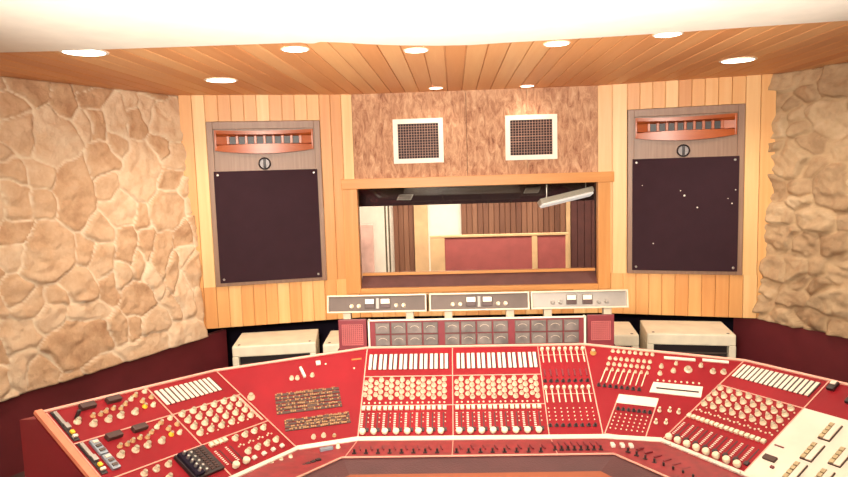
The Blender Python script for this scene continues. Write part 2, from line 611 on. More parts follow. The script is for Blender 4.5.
# ------------------------------------------------------------------ window
wroot = bpy.data.objects.new('window_1', None)
COL.objects.link(wroot)
wroot.location = (0.19, 5.6, WZ0)
struct(wroot)
WM = Matrix.Translation(wroot.location).inverted()


def wpart(name, mat, fn):
    bm = bmesh.new()
    fn(bm)
    bmesh.ops.transform(bm, matrix=WM, verts=bm.verts[:])
    return finish(name, bm, mat, wroot)


wpart('head_rail', 'frame wood level', lambda bm: box(bm, FWX0 - 0.005, FWX1 + 0.03, 5.55, 5.64, WZ1, FWZ1, 0.004))
wpart('side_rail', 'frame wood', lambda bm: box(bm, FWX0, WX0, 5.56, 5.64, FWZ0, WZ1 - 0.0005, 0.004))
wpart('side_rail', 'frame wood', lambda bm: box(bm, WX1, FWX1, 5.56, 5.64, FWZ0, WZ1 - 0.0005, 0.004))
wpart('bottom_rail', 'frame wood level', lambda bm: box(bm, WX0 + 0.0005, WX1 - 0.0005, 5.56, 5.64, FWZ0, WZ0, 0.004))
wpart('sill', 'sill dark', lambda bm: slab(bm, [(WX0, 5.60, WZ0 - 0.002), (WX1, 5.60, WZ0 - 0.002), (WX1, 5.70, 0.936), (WX0, 5.70, 0.936)], [[0, 1, 2, 3]], (0, 0.03, -0.03)))
wpart('glazing_bead', 'frame wood level', lambda bm: box(bm, WX0, WX1, 5.68, 5.72, 0.936, 0.960, 0.003))
wpart('glass', 'window glass', lambda bm: slab(bm, [(WX0 - 0.02, 5.705, 0.958), (WX1 + 0.02, 5.705, 0.958), (WX1 + 0.02, 5.645, WZ1 + 0.02), (WX0 - 0.02, 5.645, WZ1 + 0.02)], [[0, 1, 2, 3]], (0, 0.008, 0)))


def reveal(bm):
    box(bm, WX0 - 0.06, WX0 - 0.02, 5.64, 5.80, 0.80, WZ1 + 0.06)
    box(bm, WX1 + 0.02, WX1 + 0.06, 5.64, 5.80, 0.80, WZ1 + 0.06)
    box(bm, WX0 - 0.02, WX1 + 0.02, 5.64, 5.80, WZ1 + 0.02, WZ1 + 0.06)


wpart('reveal', 'studio dark', reveal)

# ------------------------------------------------------------------ the studio beyond the window
bm = bmesh.new()
box(bm, -3.2, 3.6, 8.8, 8.9, 0, 2.7)
struct(finish('wall_studio', bm, 'studio white'))
bm = bmesh.new()
box(bm, -3.2, 3.6, 6.1, 8.9, 2.7, 2.76)
struct(finish('ceiling_studio', bm, 'studio white'))
bm = bmesh.new()
box(bm, -3.3, -3.2, 6.1, 8.9, 0, 2.7)
struct(finish('wall_studio_left', bm, 'studio white'))
bm = bmesh.new()
box(bm, 3.6, 3.7, 6.1, 8.9, 0, 2.7)
struct(finish('wall_studio_right', bm, 'studio white'))


def studio_trim(name, mat, x0, x1, y0, y1, z1=2.68, bw=None):
    bm = bmesh.new()
    tones = []
    if bw:
        boards(bm, tones, [(x0, x1, 0, z1)], bw, y1 - y0, 0.003, 61, 0.003)
        return struct(finish(name, bm, mat, M=Matrix.Translation((0, y0, 0)), tones=tones))
    box(bm, x0, x1, y0, y1, 0, z1, 0.004)
    return struct(finish(name, bm, mat))


# x at depth 8.75 scales 1.56 from the window wall plane
studio_trim('trim_1', 'studio panelling', -0.845, -0.56, 8.74, 8.798, bw=0.07)
studio_trim('trim_2', 'studio tan', -0.555, -0.37, 8.70, 8.798)
studio_trim('trim_3', 'studio panelling', 0.09, 1.50, 8.72, 8.798, bw=0.075)
studio_trim('trim_4', 'studio tan', 1.505, 1.56, 8.70, 8.798)
studio_trim('trim_5', 'studio brown', 1.565, 2.4, 8.72, 8.798, bw=0.09)

# dark bulkhead across the studio, just beyond the window
bm = bmesh.new()
box(bm, -2.2, 2.6, 6.60, 6.66, 1.515, 2.69, 0.004)
struct(finish('trim_6', bm, 'studio dark'))

# ------------------------------------------------------------------ things in the studio
g = empty('acoustic_screen', 'low red fabric acoustic screen in a pale wood frame, seen through the window', 'screen', (0.6, 7.6, 0))
bm = bmesh.new()
box(bm, -0.90, -0.726, -0.03, 0.03, 0, 1.066, 0.004)
box(bm, 0.305, 0.37, -0.03, 0.03, 0, 1.066, 0.004)
box(bm, 0.70, 0.735, -0.03, 0.03, 0, 1.066, 0.004)
box(bm, -0.90, 0.735, -0.032, 0.032, 1.068, 1.095, 0.004)
box(bm, -0.726, 0.70, -0.03, 0.03, 0.03, 0.08)
finish('frame', bm, 'studio tan', g)
for a, b in ((-0.726, 0.305), (0.37, 0.70)):
    bm = bmesh.new()
    box(bm, a, b, -0.02, 0.02, 0.08, 1.066, 0.004)
    finish('fabric_panel', bm, 'studio red', g)
bm = bmesh.new()
for x in (-0.6, 0.62):
    box(bm, x - 0.03, x + 0.03, -0.25, 0.25, 0, 0.03, 0.005)
finish('foot', bm, 'studio tan', g)

p = empty('pole_stand', 'dark upright stand with two thin poles against the white studio wall', 'stand', (-0.86, 8.1, 0))
for x in (-0.022, 0.022):
    bm = bmesh.new()
    lathe(bm, [(0.011, 0.03), (0.011, 1.9)], 10, Matrix.Translation((x, 0, 0)))
    finish('pole', bm, 'pole dark', p, smooth=True)
bm = bmesh.new()
lathe(bm, [(0.16, 0), (0.16, 0.02), (0.05, 0.035), (0.03, 0.05)], 24)
finish('base', bm, 'pole dark', p, smooth=True)

p = empty('pink_screen', 'pale pink portable screen at the left edge of the studio view', 'screen', (-1.20, 8.0, 0))
bm = bmesh.new()
box(bm, -0.22, 0.17, -0.02, 0.02, 0.05, 1.22, 0.01)
finish('panel', bm, 'pink screen', p)
bm = bmesh.new()
for x in (-0.2, 0.15):
    box(bm, x - 0.02, x + 0.02, -0.2, 0.2, 0, 0.05, 0.004)
finish('foot', bm, 'studio tan', p)

t = empty('fluorescent_lamp', 'long white fluorescent fitting hung at a slant inside the studio, top right of the window', 'lamp', (1.075, 6.2, 1.555))
t.rotation_euler = (math.radians(-20), math.radians(-11), math.radians(12))
bm = bmesh.new()
box(bm, -0.27, 0.27, -0.06, 0.06, 0.0, 0.05, 0.008)
finish('housing', bm, 'vent white', t)
bm = bmesh.new()
box(bm, -0.26, 0.26, -0.05, 0.05, -0.02, 0.0, 0.006)
finish('diffuser', bm, 'tube glow', t)
bm = bmesh.new()
for x in (-0.2, 0.2):
    lathe(bm, [(0.006, 0.05), (0.006, 1.1)], 8, Matrix.Translation((x, 0, 0)) @ Matrix.Rotation(math.radians(18), 4, 'X') @ Matrix.Rotation(math.radians(11), 4, 'Y'))
finish('hanger', bm, 'steel', t)

for nm, x, z, lab in (('light_patch', -0.505, 1.60, 'small pale tile standing in for a light patch on the dark header of the window, on the left'),
                      ('light_patch', 0.795, 1.635, 'small pale tile standing in for a light patch on the dark header of the window, near the slanted tube')):
    t = empty(nm, lab, 'lamp', (x, 6.599, z), group='pale light patches in the window header')  # pale tiles imitate two patches of light, not real lamps
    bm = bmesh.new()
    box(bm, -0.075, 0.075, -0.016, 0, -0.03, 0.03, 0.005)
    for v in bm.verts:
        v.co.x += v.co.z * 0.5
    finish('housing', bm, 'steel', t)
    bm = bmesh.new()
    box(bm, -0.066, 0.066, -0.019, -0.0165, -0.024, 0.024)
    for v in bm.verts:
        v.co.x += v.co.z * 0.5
    finish('lens', bm, 'silver face', t)  # flat pale face of the tile, coloured as the light patch

# ------------------------------------------------------------------ monitor loudspeakers built into the angled walls
def loudspeaker(M, a, b, label):
    w = b - a
    root = empty('monitor_loudspeaker', label, 'loudspeaker', group='main monitors')
    root.matrix_world = M @ Matrix.Translation(((a + b) / 2, 0, SZ0))
    h = SZ1 - SZ0
    hw = w / 2
    fw = 0.05                       # surround
    bm = bmesh.new()
    box(bm, -hw + 0.012, hw - 0.012, 0.02, 0.34, 0.012, h - 0.012)
    finish('cabinet', bm, 'walnut', root)
    bm = bmesh.new()
    box(bm, -hw, -hw + fw, -0.022, 0.03, 0, h, 0.003)
    box(bm, hw - fw, hw, -0.022, 0.03, 0, h, 0.003)
    box(bm, -hw + fw, hw - fw, -0.022, 0.03, 0, 0.035, 0.003)
    box(bm, -hw + fw, hw - fw, -0.022, 0.03, h - 0.062, h, 0.003)
    finish('surround', bm, 'walnut', root)
    bz = 0.972                      # baffle starts here
    bm = bmesh.new()
    box(bm, -hw + fw, hw - fw, 0.004, 0.02, bz - 0.01, h - 0.06)
    finish('baffle', bm, 'walnut', root)
    # grille board with corner screws
    gr = bmesh.new()
    box(gr, -hw + fw - 0.012, hw - fw + 0.012, -0.034, 0.002, 0.03, bz, 0.004)
    g = finish('grille', gr, 'grille black', root)
    for x in (-hw + fw + 0.02, hw - fw - 0.02):
        for z in (0.06, bz - 0.03):
            s = bmesh.new()
            lathe(s, [(0.010, 0), (0.010, 0.003), (0.006, 0.005)], 12, Matrix.Translation((x, -0.034, z)) @ Matrix.Rotation(PI / 2, 4, 'X'))
            finish('screw', s, 'steel', g)
    # timber horn: two curved lips, flared throat, vanes
    zc, hh = 1.228, 0.085
    x1 = hw - fw - 0.018
    n = 24
    hb = bmesh.new()

    def lip(sgn):
        rows = []
        for k in range(n + 1):
            f = k / n * 2 - 1
            x = f * x1
            bow = (1 - f * f)
            if sgn < 0:
                zo, zi = zc - hh - 0.030 * bow, zc - 0.034 - 0.010 * (1 - bow)
            else:
                zo, zi = zc + hh - 0.012 * bow, zc + 0.044 + 0.014 * (1 - bow)
            yf = -0.03 - 0.035 * bow
            rows.append([hb.verts.new((x, yf, zo)), hb.verts.new((x, yf, zi)), hb.verts.new((x, 0.0, zc + sgn * 0.030)), hb.verts.new((x, 0.003, zo))])
        for r, q in zip(rows, rows[1:]):
            for i in range(4):
                hb.faces.new((r[i], r[(i + 1) % 4], q[(i + 1) % 4], q[i]))
        hb.faces.new(rows[0])
        hb.faces.new(list(reversed(rows[-1])))
    lip(-1)
    lip(1)
    for sx in (-1, 1):
        box(hb, sx * x1 - 0.008, sx * x1 + 0.008, -0.032, 0.003, zc - hh, zc + hh, 0.002)
        slab(hb, [(sx * x1, -0.028, zc + 0.03), (sx * (x1 - 0.10), 0.001, zc + 0.034), (sx * (x1 - 0.10), 0.001, zc - 0.034), (sx * x1, -0.028, zc - 0.03)], [[0, 1, 2, 3]], (0, 0.003, 0))
    horn = finish('horn', hb, 'horn wood', root, smooth=True)
    th = bmesh.new()
    box(th, -x1 + 0.10, x1 - 0.10, 0.001, 0.0035, zc - 0.032, zc + 0.032)
    finish('throat', th, 'black plastic', horn)
    for k in range(9):
        f = (k - 4) / 4.0
        x = f * (x1 - 0.10)
        v = bmesh.new()
        box(v, x - 0.011, x + 0.011, -0.035 + 0.018 * f * f, 0.002, zc - 0.032, zc + 0.036, 0.003)
        finish('vane', v, 'horn wood', horn)
    # round badge with an upright bar
    bm = bmesh.new()
    RX = Matrix.Translation((-0.01, 0.004, bz + 0.058)) @ Matrix.Rotation(PI / 2, 4, 'X')
    lathe(bm, [(0.052, 0), (0.052, 0.016), (0.046, 0.02), (0.040, 0.016), (0.040, 0.004)], 32, RX, True, True)
    box(bm, -0.021, 0.001, -0.014, 0.004, bz + 0.020, bz + 0.096, 0.003)
    bd = finish('badge', bm, 'black plastic', root, smooth=True)
    bm = bmesh.new()
    lathe(bm, [(0.041, 0.004), (0.041, 0.0125)], 32, RX)
    finish('badge_face', bm, 'badge face', bd)
    return root


aL, bL = lenL - SPK['L'][1], lenL - SPK['L'][0]
loudspeaker(ML, aL, bL, 'tall dark-grilled monitor loudspeaker with a red wood horn, left of the window')
right = loudspeaker(MR, SPK['R'][0], SPK['R'][1], 'tall dark-grilled monitor loudspeaker with a red wood horn, right of the window')


bm = bmesh.new()
for x, z, r in ((0.0, 0.66, 0.009), (-0.03, 0.70, 0.005), (0.10, 0.56, 0.007), (0.36, 0.59, 0.006), (0.385, 0.70, 0.005), (0.33, 0.63, 0.004), (-0.24, 0.26, 0.005), (-0.33, 0.75, 0.004)):
    lathe(bm, [(r, 0), (r * 0.8, 0.0015)], 7, Matrix.Translation((x, -0.0335, z)) @ Matrix.Rotation(PI / 2, 4, 'X'))
finish('paint_speck', bm, 'vent white', right)


# ------------------------------------------------------------------ air vents on the cork
def vent(x0, x1, z0, z1, label, louvre):
    root = empty('air_vent', label, 'vent', ((x0 + x1) / 2, 5.6, z0), group='vents on the cork wall')
    w, h, f = x1 - x0, z1 - z0, 0.042
    bm = bmesh.new()
    box(bm, -w / 2, w / 2, -0.022, 0, 0, f, 0.003)
    box(bm, -w / 2, w / 2, -0.022, 0, h - f, h, 0.003)
    box(bm, -w / 2, -w / 2 + f, -0.022, 0, f - 0.002, h - f + 0.002, 0.003)
    box(bm, w / 2 - f, w / 2, -0.022, 0, f - 0.002, h - f + 0.002, 0.003)
    finish('frame', bm, 'vent white', root)
    bm = bmesh.new()
    box(bm, -w / 2 + f, w / 2 - f, -0.004, 0, f, h - f)
    finish('backing', bm, 'vent dark', root)
    bm = bmesh.new()
    nx, nz = 15, 13
    for k in range(1, nx):
        x = -w / 2 + f + (w - 2 * f) * k / nx
        box(bm, x - 0.0017, x + 0.0017, -0.014, -0.004, f, h - f)
    for k in range(1, nz):
        z = f + (h - 2 * f) * k / nz
        t = 0.0035 if k in louvre else 0.0017
        box(bm, -w / 2 + f, w / 2 - f, -0.018, -0.012, z - t, z + t)
    finish('grid', bm, 'vent bar', root)


vent(-0.515, -0.08, 1.93, 2.312, 'white-framed square air vent on the cork, the left of two', ())
vent(0.452, 0.895, 1.93, 2.312, 'white-framed square air vent on the cork, the right of two, brighter bar across', (5, 7))


# ------------------------------------------------------------------ recessed ceiling lamps
def downlight(x, y, r, label):
    root = empty('ceiling_downlight', label, 'lamp', (x, y, ZC), group='recessed ceiling lamps')
    bm = bmesh.new()
    lathe(bm, [(r, -0.0005), (r, -0.003), (r * 0.93, -0.006), (r * 0.86, -0.005), (r * 0.86, -0.0005)], 32, None, False, False)
    finish('trim_ring', bm, 'vent white', root, smooth=True)
    bm = bmesh.new()
    lathe(bm, [(r * 0.86, -0.001), (r * 0.86, -0.0045), (r * 0.4, -0.007)], 32)
    finish('lens', bm, 'lamp glow', root, smooth=True)
    light('downlight_beam', 'SPOT', (x, y, ZC - 0.02), 30 * (r / 0.1) ** 2 * (2.0 if y > 4 and r > 0.1 else 0.8 if y < 4 else 0.45), (1.0, 0.89, 0.73), (x, y, 0), spot_size=math.radians(150), spot_blend=0.9, shadow_soft_size=r * 0.7)


for a in ((-1.935, 3.385, 0.12, 'big round ceiling lamp by the white plaster edge, farthest left'),
          (-1.616, 4.523, 0.115, 'big round ceiling lamp above the left loudspeaker'),
          (-0.844, 3.535, 0.078, 'round ceiling lamp near the white plaster edge, above the right side of the left loudspeaker'),
          (-0.194, 3.70, 0.072, 'round ceiling lamp near the white plaster edge, in line with the left vent'),
          (-0.127, 5.36, 0.062, 'small round ceiling lamp close to the cork wall, above the left vent'),
          (0.589, 3.665, 0.075, 'round ceiling lamp near the white plaster edge, in line with the right vent'),
          (0.628, 5.44, 0.062, 'small round ceiling lamp close to the cork wall, above the right vent'),
          (1.149, 3.53, 0.078, 'round ceiling lamp near the white plaster edge, right of the other edge lamps'),
          (1.93, 4.499, 0.118, 'big round ceiling lamp above the right loudspeaker')):
    downlight(*a)


# ------------------------------------------------------------------ white cabinets under the timber walls
def cabinet(x0, x1, y, rz, top, label, stain=False):
    w = x1 - x0
    root = empty('equipment_cabinet', label, 'cabinet', ((x0 + x1) / 2, y, 0), rz, 'white cabinets behind the desk')
    d = 0.46
    f = 0.05
    bm = bmesh.new()
    box(bm, -w / 2, w / 2, 0, d, top - 0.09, top, 0.012)
    box(bm, -w / 2, -w / 2 + f, 0, d, 0.03, top - 0.089, 0.004)
    box(bm, w / 2 - f, w / 2, 0, d, 0.03, top - 0.089, 0.004)
    box(bm, -w / 2 + f, w / 2 - f, 0, d, 0.03, 0.08, 0.004)
    finish('body', bm, 'cabinet white', root)
    bm = bmesh.new()
    box(bm, -w / 2 + f, w / 2 - f, 0.06, d - 0.02, 0.08, top - 0.09)
    finish('front_panel', bm, 'black plastic', root)
    bm = bmesh.new()
    for k in range(3):
        z = top - 0.16 - 0.09 * k
        box(bm, -w / 2 + f, w / 2 - f, 0.045, 0.06, z - 0.004, z + 0.004)
    finish('rack_strip', bm, 'gunmetal', root)
    for x in (-w / 2 + 0.05, w / 2 - 0.05):
        bm = bmesh.new()
        lathe(bm, [(0.02, 0), (0.02, 0.03)], 10, Matrix.Translation((x, 0.05, 0)))
        lathe(bm, [(0.02, 0), (0.02, 0.03)], 10, Matrix.Translation((x, d - 0.05, 0)))
        finish('foot', bm, 'black plastic', root)
        bm = bmesh.new()
        lathe(bm, [(0.011, 0), (0.011, 0.003)], 10, Matrix.Translation((x, 0.04, top)))
        finish('screw', bm, 'gunmetal', root)


cabinet(-1.80, -1.14, 4.95, math.radians(9), 0.515, 'white cabinet with a dark front under the left loudspeaker')
cabinet(1.485, 2.135, 4.95, math.radians(-9), 0.540, 'white cabinet with a dark front under the right loudspeaker')
cabinet(-1.085, -0.44, 5.0, math.radians(3), 0.500, 'white cabinet mostly hidden behind the left small red speaker')
cabinet(0.78, 1.42, 5.0, math.radians(-6), 0.535, 'white cabinet mostly hidden behind the right small red speaker')

# ------------------------------------------------------------------ mixing console
ZF = 0.785
CO = Vector((0.08, 2.6, 0))
desk = empty('mixing_console', 'wide red recording console with cream knobs, wrapping round in front of the window', 'mixing desk', CO)
TI = Matrix.Translation(-CO)


class Pane:
    """A flat slope of the console: u to the right along the front, v up the slope, n off the face."""
    def __init__(s, o, u, v):
        s.o = Vector(o)
        s.u = Vector(u).normalized()
        s.v = (Vector(v) - s.u * Vector(v).dot(s.u)).normalized()
        s.n = s.u.cross(s.v)

    def at(s, u, v, w=0.0):
        return s.o + s.u * u + s.v * v + s.n * w

    def M(s, u, v, w=0.0, rot=0.0):
        p = s.at(u, v, w) - CO
        m = Matrix(((s.u.x, s.v.x, s.n.x, p.x), (s.u.y, s.v.y, s.n.y, p.y), (s.u.z, s.v.z, s.n.z, p.z), (0, 0, 0, 1)))
        return m @ Matrix.Rotation(rot, 4, 'Z') if rot else m


A1, A2 = Vector((-0.413, 2.468, ZF)), Vector((-0.413, 2.848, 1.062))
D1, D2 = Vector((0.567, 2.468, ZF)), Vector((0.567, 2.845, 1.062))
BL, BL2 = Vector((-0.6365, 2.3873, ZF)), Vector((-1.031, 2.5984, 1.0428))
BR, BR2 = Vector((0.7788, 2.4299, ZF)), Vector((1.2037, 2.681, 1.0255))
uL = Vector((-0.4132, -0.9042, 0.1085))
uR = Vector((0.4919, -0.8698, 0.0386))
LLEN, RLEN = 0.765, 0.70
F = [BL + uL * LLEN, BL, A1, D1, BR, BR + uR * RLEN]
K = [BL2 + uL * LLEN, BL2, A2, D2, BR2, BR2 + uR * RLEN]
PC = Pane(A1, (1, 0, 0), A2 - A1)
PL = Pane(BL, -uL, BL2 - BL)
PR = Pane(BR, uR, BR2 - BR)
KL = Pane(BL, A1 - BL, A2 - A1)
KR = Pane(D1, BR - D1, D2 - D1)
ST = Pane((-0.413, 2.468, ZF), (1, 0, 0), (0, 1, 0))


def cpart(name, mat, bm, parent=None, smooth=False):
    bmesh.ops.transform(bm, matrix=TI, verts=bm.verts[:])
    return finish(name, bm, mat, parent or desk, smooth=smooth)


# carcass
bm = bmesh.new()
dn = Vector((0, 0, -0.02))
back = []
for k, (f, q) in enumerate(zip(F, K)):
    d = Vector((q.x - f.x, q.y - f.y, 0)).normalized()
    back.append(q + d * (0.10 if k in (0, 1, 4, 5) else 0.06) + Vector((0, 0, -0.03)))
top = [p + dn for p in F] + [p + dn for p in K] + [p + dn * 0.5 for p in back]
nF = len(F)
tv = [bm.verts.new(p) for p in top]
bv = [bm.verts.new((p.x, p.y, 0.0)) for p in top]
for i in range(nF - 1):
    bm.faces.new((tv[i], tv[i + 1], tv[nF + i + 1], tv[nF + i]))
    bm.faces.new((tv[nF + i], tv[nF + i + 1], tv[2 * nF + i + 1], tv[2 * nF + i]))
    bm.faces.new((tv[i], tv[i + 1], bv[i + 1], bv[i]))
    bm.faces.new((tv[2 * nF + i], tv[2 * nF + i + 1], bv[2 * nF + i + 1], bv[2 * nF + i]))
for i in (0, nF - 1):
    bm.faces.new((tv[i], tv[nF + i], tv[2 * nF + i], bv[2 * nF + i], bv[nF + i], bv[i]))
cpart('carcass', 'console side red', bm)
# deck behind the meter bridge
bm = bmesh.new()
pts = [(-0.555, 2.80, 1.043), (-0.413, 2.862, 1.043), (0.567, 2.862, 1.043), (0.715, 2.822, 1.043), (0.722, 3.30, 1.043), (-0.56, 3.30, 1.043)]
slab(bm, pts, [list(range(6))], (0, 0, -0.03))
box(bm, -0.55, 0.71, 3.25, 3.29, 0, 1.013)
cpart('rear_deck', 'dark red', bm)

# face plates of the five slopes
for name, q in (('face_plate', (F[0], F[1], K[1], K[0])), ('face_plate', (F[1], F[2], K[2], K[1])), ('face_plate', (F[2], F[3], K[3], K[2])),
                ('face_plate', (F[3], F[4], K[4], K[3])), ('face_plate', (F[4], F[5], K[5], K[4]))):
    bm = bmesh.new()
    n = (q[1] - q[0]).cross(q[3] - q[0]).normalized()
    slab(bm, [p.copy() for p in q], [[0, 1, 2, 3]], n * -0.012)
    cpart(name, 'console red', bm)

# flat hand strip, padded rest and wooden rail in front
I = [Vector((-0.81, 1.648, 0.868)), Vector((-0.448, 2.306, ZF)), Vector((0.570, 2.318, ZF)), Vector((0.949, 1.723, 0.812))]
R1 = [Vector((-0.71, 1.62, 0.85)), Vector((-0.405, 2.208, ZF - 0.016)), Vector((0.500, 2.222, ZF - 0.016)), Vector((0.835, 1.66, 0.795))]
R2 = [Vector((-0.62, 1.57, 0.835)), Vector((-0.372, 2.075, ZF - 0.03)), Vector((0.445, 2.090, ZF - 0.03)), Vector((0.77, 1.62, 0.78))]
bm = bmesh.new()
slab(bm, F + I, [[0, 6, 7, 1], [1, 7, 2], [2, 7, 8, 3], [3, 8, 4], [4, 8, 9, 5]], (0, 0, -0.03))
cpart('hand_strip', 'red strip', bm)
for nm, mt, P0, P1, th in (('arm_rest', 'brown leather', I, R1, 0.05), ('front_rail', 'rail wood', R1, R2, 0.05)):
    bm = bmesh.new()
    eps = Vector((0, 0, -0.003))
    slab(bm, [p + eps for p in P0] + [p + eps for p in P1], [[0, 4, 5, 1], [1, 5, 6, 2], [2, 6, 7, 3]], (0, 0, -th))
    cpart(nm, mt, bm)
bm = bmesh.new()
ap = [p + Vector((0, 0, -0.05)) for p in R2]
for a, b in zip(ap, ap[1:]):
    d = (b - a).normalized()
    nn = Vector((d.y, -d.x, 0)) * -0.05
    slab(bm, [a, b, b + nn, a + nn], [[0, 1, 2, 3]], (0, 0, -0.5))
cpart('apron', 'dark red', bm)

# white front trim and pale edging
UPZ = Vector((0, 0, 1))
bm = bmesh.new()
for k in range(5):
    nn = ((PL, KL, PC, KR, PR)[k].n + UPZ).normalized()
    a, b = F[k], F[k + 1]
    dd = (b - a).normalized()
    bar(bm, a - dd * 0.004 + nn * 0.0, b + dd * 0.004, 0.022 if k in (1, 2, 3) else 0.017, 0.008, nn)
cpart('front_trim', 'trim white', bm)
bm = bmesh.new()
for k in range(5):
    nn = (PL, KL, PC, KR, PR)[k].n
    a, b = K[k] - (K[k] - F[k]).normalized() * 0.006, K[k + 1] - (K[k + 1] - F[k + 1]).normalized() * 0.006
    bar(bm, a, b, 0.010, 0.006, nn)
for a, b in zip(I, I[1:]):
    bar(bm, a, b, 0.007, 0.004, UPZ)
cpart('edge_trim', 'line pink', bm)
# wooden cheek at the left end
bm = bmesh.new()
bar(bm, F[0] - uL * 0.006, K[0] - uL * 0.006, 0.024, 0.012, PL.n)
cpart('cheek', 'cheek wood', bm)

# thin dividing lines
bm = bmesh.new()


def line(P, u0, v0, u1, v1, w=0.0035):
    bar(bm, P.at(u0, v0), P.at(u1, v1), w, 0.002, P.n)


line(PC, 0.0, 0.0, 0.0, 0.465, 0.0045)
line(PC, 0.98, 0.0, 0.98, 0.465, 0.0045)
line(PC, 0.385, 0.01, 0.388, 0.46)
line(PC, 0.768, 0.01, 0.772, 0.46)
line(PC, 0.003, 0.306, 0.768, 0.306)
line(PC, 0.003, 0.158, 0.768, 0.158, 0.003)
line(PC, 0.775, 0.408, 0.975, 0.408, 0.002)
line(PC, 0.775, 0.205, 0.975, 0.205, 0.002)
line(PL, 0.0, 0.0, 0.0, 0.51, 0.0045)
line(PL, -0.35, 0.0, -0.35, 0.51, 0.004)
line(PL, -0.735, 0.348, 0.0, 0.348, 0.004)
line(PL, -0.735, 0.176, 0.0, 0.176, 0.004)
line(PL, -0.735, 0.0, -0.735, 0.51, 0.004)
line(PL, -0.022, 0.19, -0.022, 0.345, 0.012)
line(PR, 0.0, 0.0, 0.0, 0.545, 0.0045)
line(PR, 0.353, 0.0, 0.353, 0.545, 0.004)
line(PR, 0.0, 0.372, 0.353, 0.372, 0.004)
for P, pts in ((KR, [(0.071, 0.203), (0.224, 0.191), (0.156, 0.003), (0.005, 0.017)]),):
    for (a, b), (c, d) in zip(pts, pts[1:] + pts[:1]):
        line(P, a, b, c, d, 0.004)
for u in (-0.372, 0.385, 0.772):
    bar(bm, ST.at(u if u > 0 else 0.0, -0.012), ST.at((u if u > 0 else -0.02) + (-0.004 if u < 0.5 else 0.004), -0.15), 0.003, 0.002, UPZ)
cpart('dividing_line', 'line pink', bm)

# ------- knob and switch meshes, shared between copies
def mesh_of(name, mat, fn, smooth=True):
    bm = bmesh.new()
    fn(bm)
    bmesh.ops.recalc_face_normals(bm, faces=bm.faces[:])
    me = bpy.data.meshes.new(name)
    bm.to_mesh(me)
    bm.free()
    me.materials.append(MATS[mat])
    if smooth:
        for p in me.polygons:
            p.use_smooth = True
        me.set_sharp_from_angle(angle=math.radians(40))
    return me


def knob_prof(r, h):
    return [(r, 0), (r, h * 0.22), (r * 0.78, h * 0.34), (r * 0.66, h * 0.9), (r * 0.55, h), (r * 0.2, h * 0.97)]


KM = {}


def knob_mesh(mat, r, h, seg=14):
    k = (mat, r, h)
    if k not in KM:
        me = mesh_of('knob', mat, lambda bm: lathe(bm, knob_prof(r, h), seg))
        me.materials.append(MATS['knob cap'])
        for p in me.polygons:
            if p.center.z > h * 0.93:
                p.material_index = 1
        KM[k] = me
    return KM[k]


rotary = []      # (pane, u, v, material, radius, height)


def knob(P, u, v, r=0.0105, h=0.017, mat='cream knob'):
    rotary.append((P, u, v, mat, r, h))


M_fader = mesh_of('fader_knob', 'cream knob', lambda bm: lathe(bm, [(0.009, 0), (0.008, 0.006), (0.0130, 0.008), (0.0138, 0.014), (0.0115, 0.019), (0.005, 0.0205)], 18))
M_legend = mesh_of('legend_strip', 'legend white', lambda bm: box(bm, -0.0067, 0.0067, -0.041, 0.041, 0, 0.004, 0.001), False)
M_slot = mesh_of('legend_gap', 'black plastic', lambda bm: box(bm, -0.0022, 0.0022, -0.041, 0.041, 0, 0.003), False)
M_button = mesh_of('push_button', 'cream knob', lambda bm: box(bm, -0.0075, 0.0075, -0.0085, 0.0085, 0, 0.010, 0.0015), False)
M_whitebtn = mesh_of('push_button', 'legend white', lambda bm: box(bm, -0.0075, 0.0075, -0.0075, 0.0075, 0, 0.010, 0.0015), False)


def switch_fn(bm):
    box(bm, -0.008, 0.008, -0.0055, 0.0055, 0, 0.004, 0.001)
    lathe(bm, [(0.0032, 0.004), (0.0045, 0.016), (0.003, 0.018)], 8)


M_switch = mesh_of('toggle_switch', 'black plastic', switch_fn)


def scale_fn(bm):
    for k in range(9):
        box(bm, -0.0075, 0.0015, -0.034 + k * 0.0085 - 0.0019, -0.034 + k * 0.0085 + 0.0019, 0, 0.0012)


M_scale = mesh_of('fader_scale', 'legend white', scale_fn, False)
M_fslot_shade = mesh_of('fader_slot_shade', 'black plastic', lambda bm: (box(bm, 0.004, 0.008, -0.045, 0.036, 0, 0.001), box(bm, 0.003, 0.019, -0.052, -0.036, 0, 0.007, 0.001)), False)  # slot, plus a black block imitating the shadow beside the knob


def stick_fn(bm):
    lathe(bm, [(0.0075, 0), (0.0085, 0.010), (0.007, 0.016), (0.003, 0.0175)], 12)
    box(bm, -0.0026, 0.0026, -0.068, -0.006, 0, 0.003, 0.0008)


M_stick = mesh_of('slide_lever', 'cream knob', stick_fn)
M_redlever = mesh_of('red_lever', 'grille red', lambda bm: box(bm, -0.003, 0.003, -0.018, 0.018, 0, 0.006, 0.001), False)

# ------- centre slope: two banks of eight channels and one bank of narrow channels
dots = bmesh.new()


def dot(P, u, v, r=0.004):
    lathe(dots, [(r, 0), (r, 0.003)], 8, Matrix.Translation(P.at(u, v)) @ Matrix(((P.u.x, P.v.x, P.n.x, 0), (P.u.y, P.v.y, P.n.y, 0), (P.u.z, P.v.z, P.n.z, 0), (0, 0, 0, 1))))


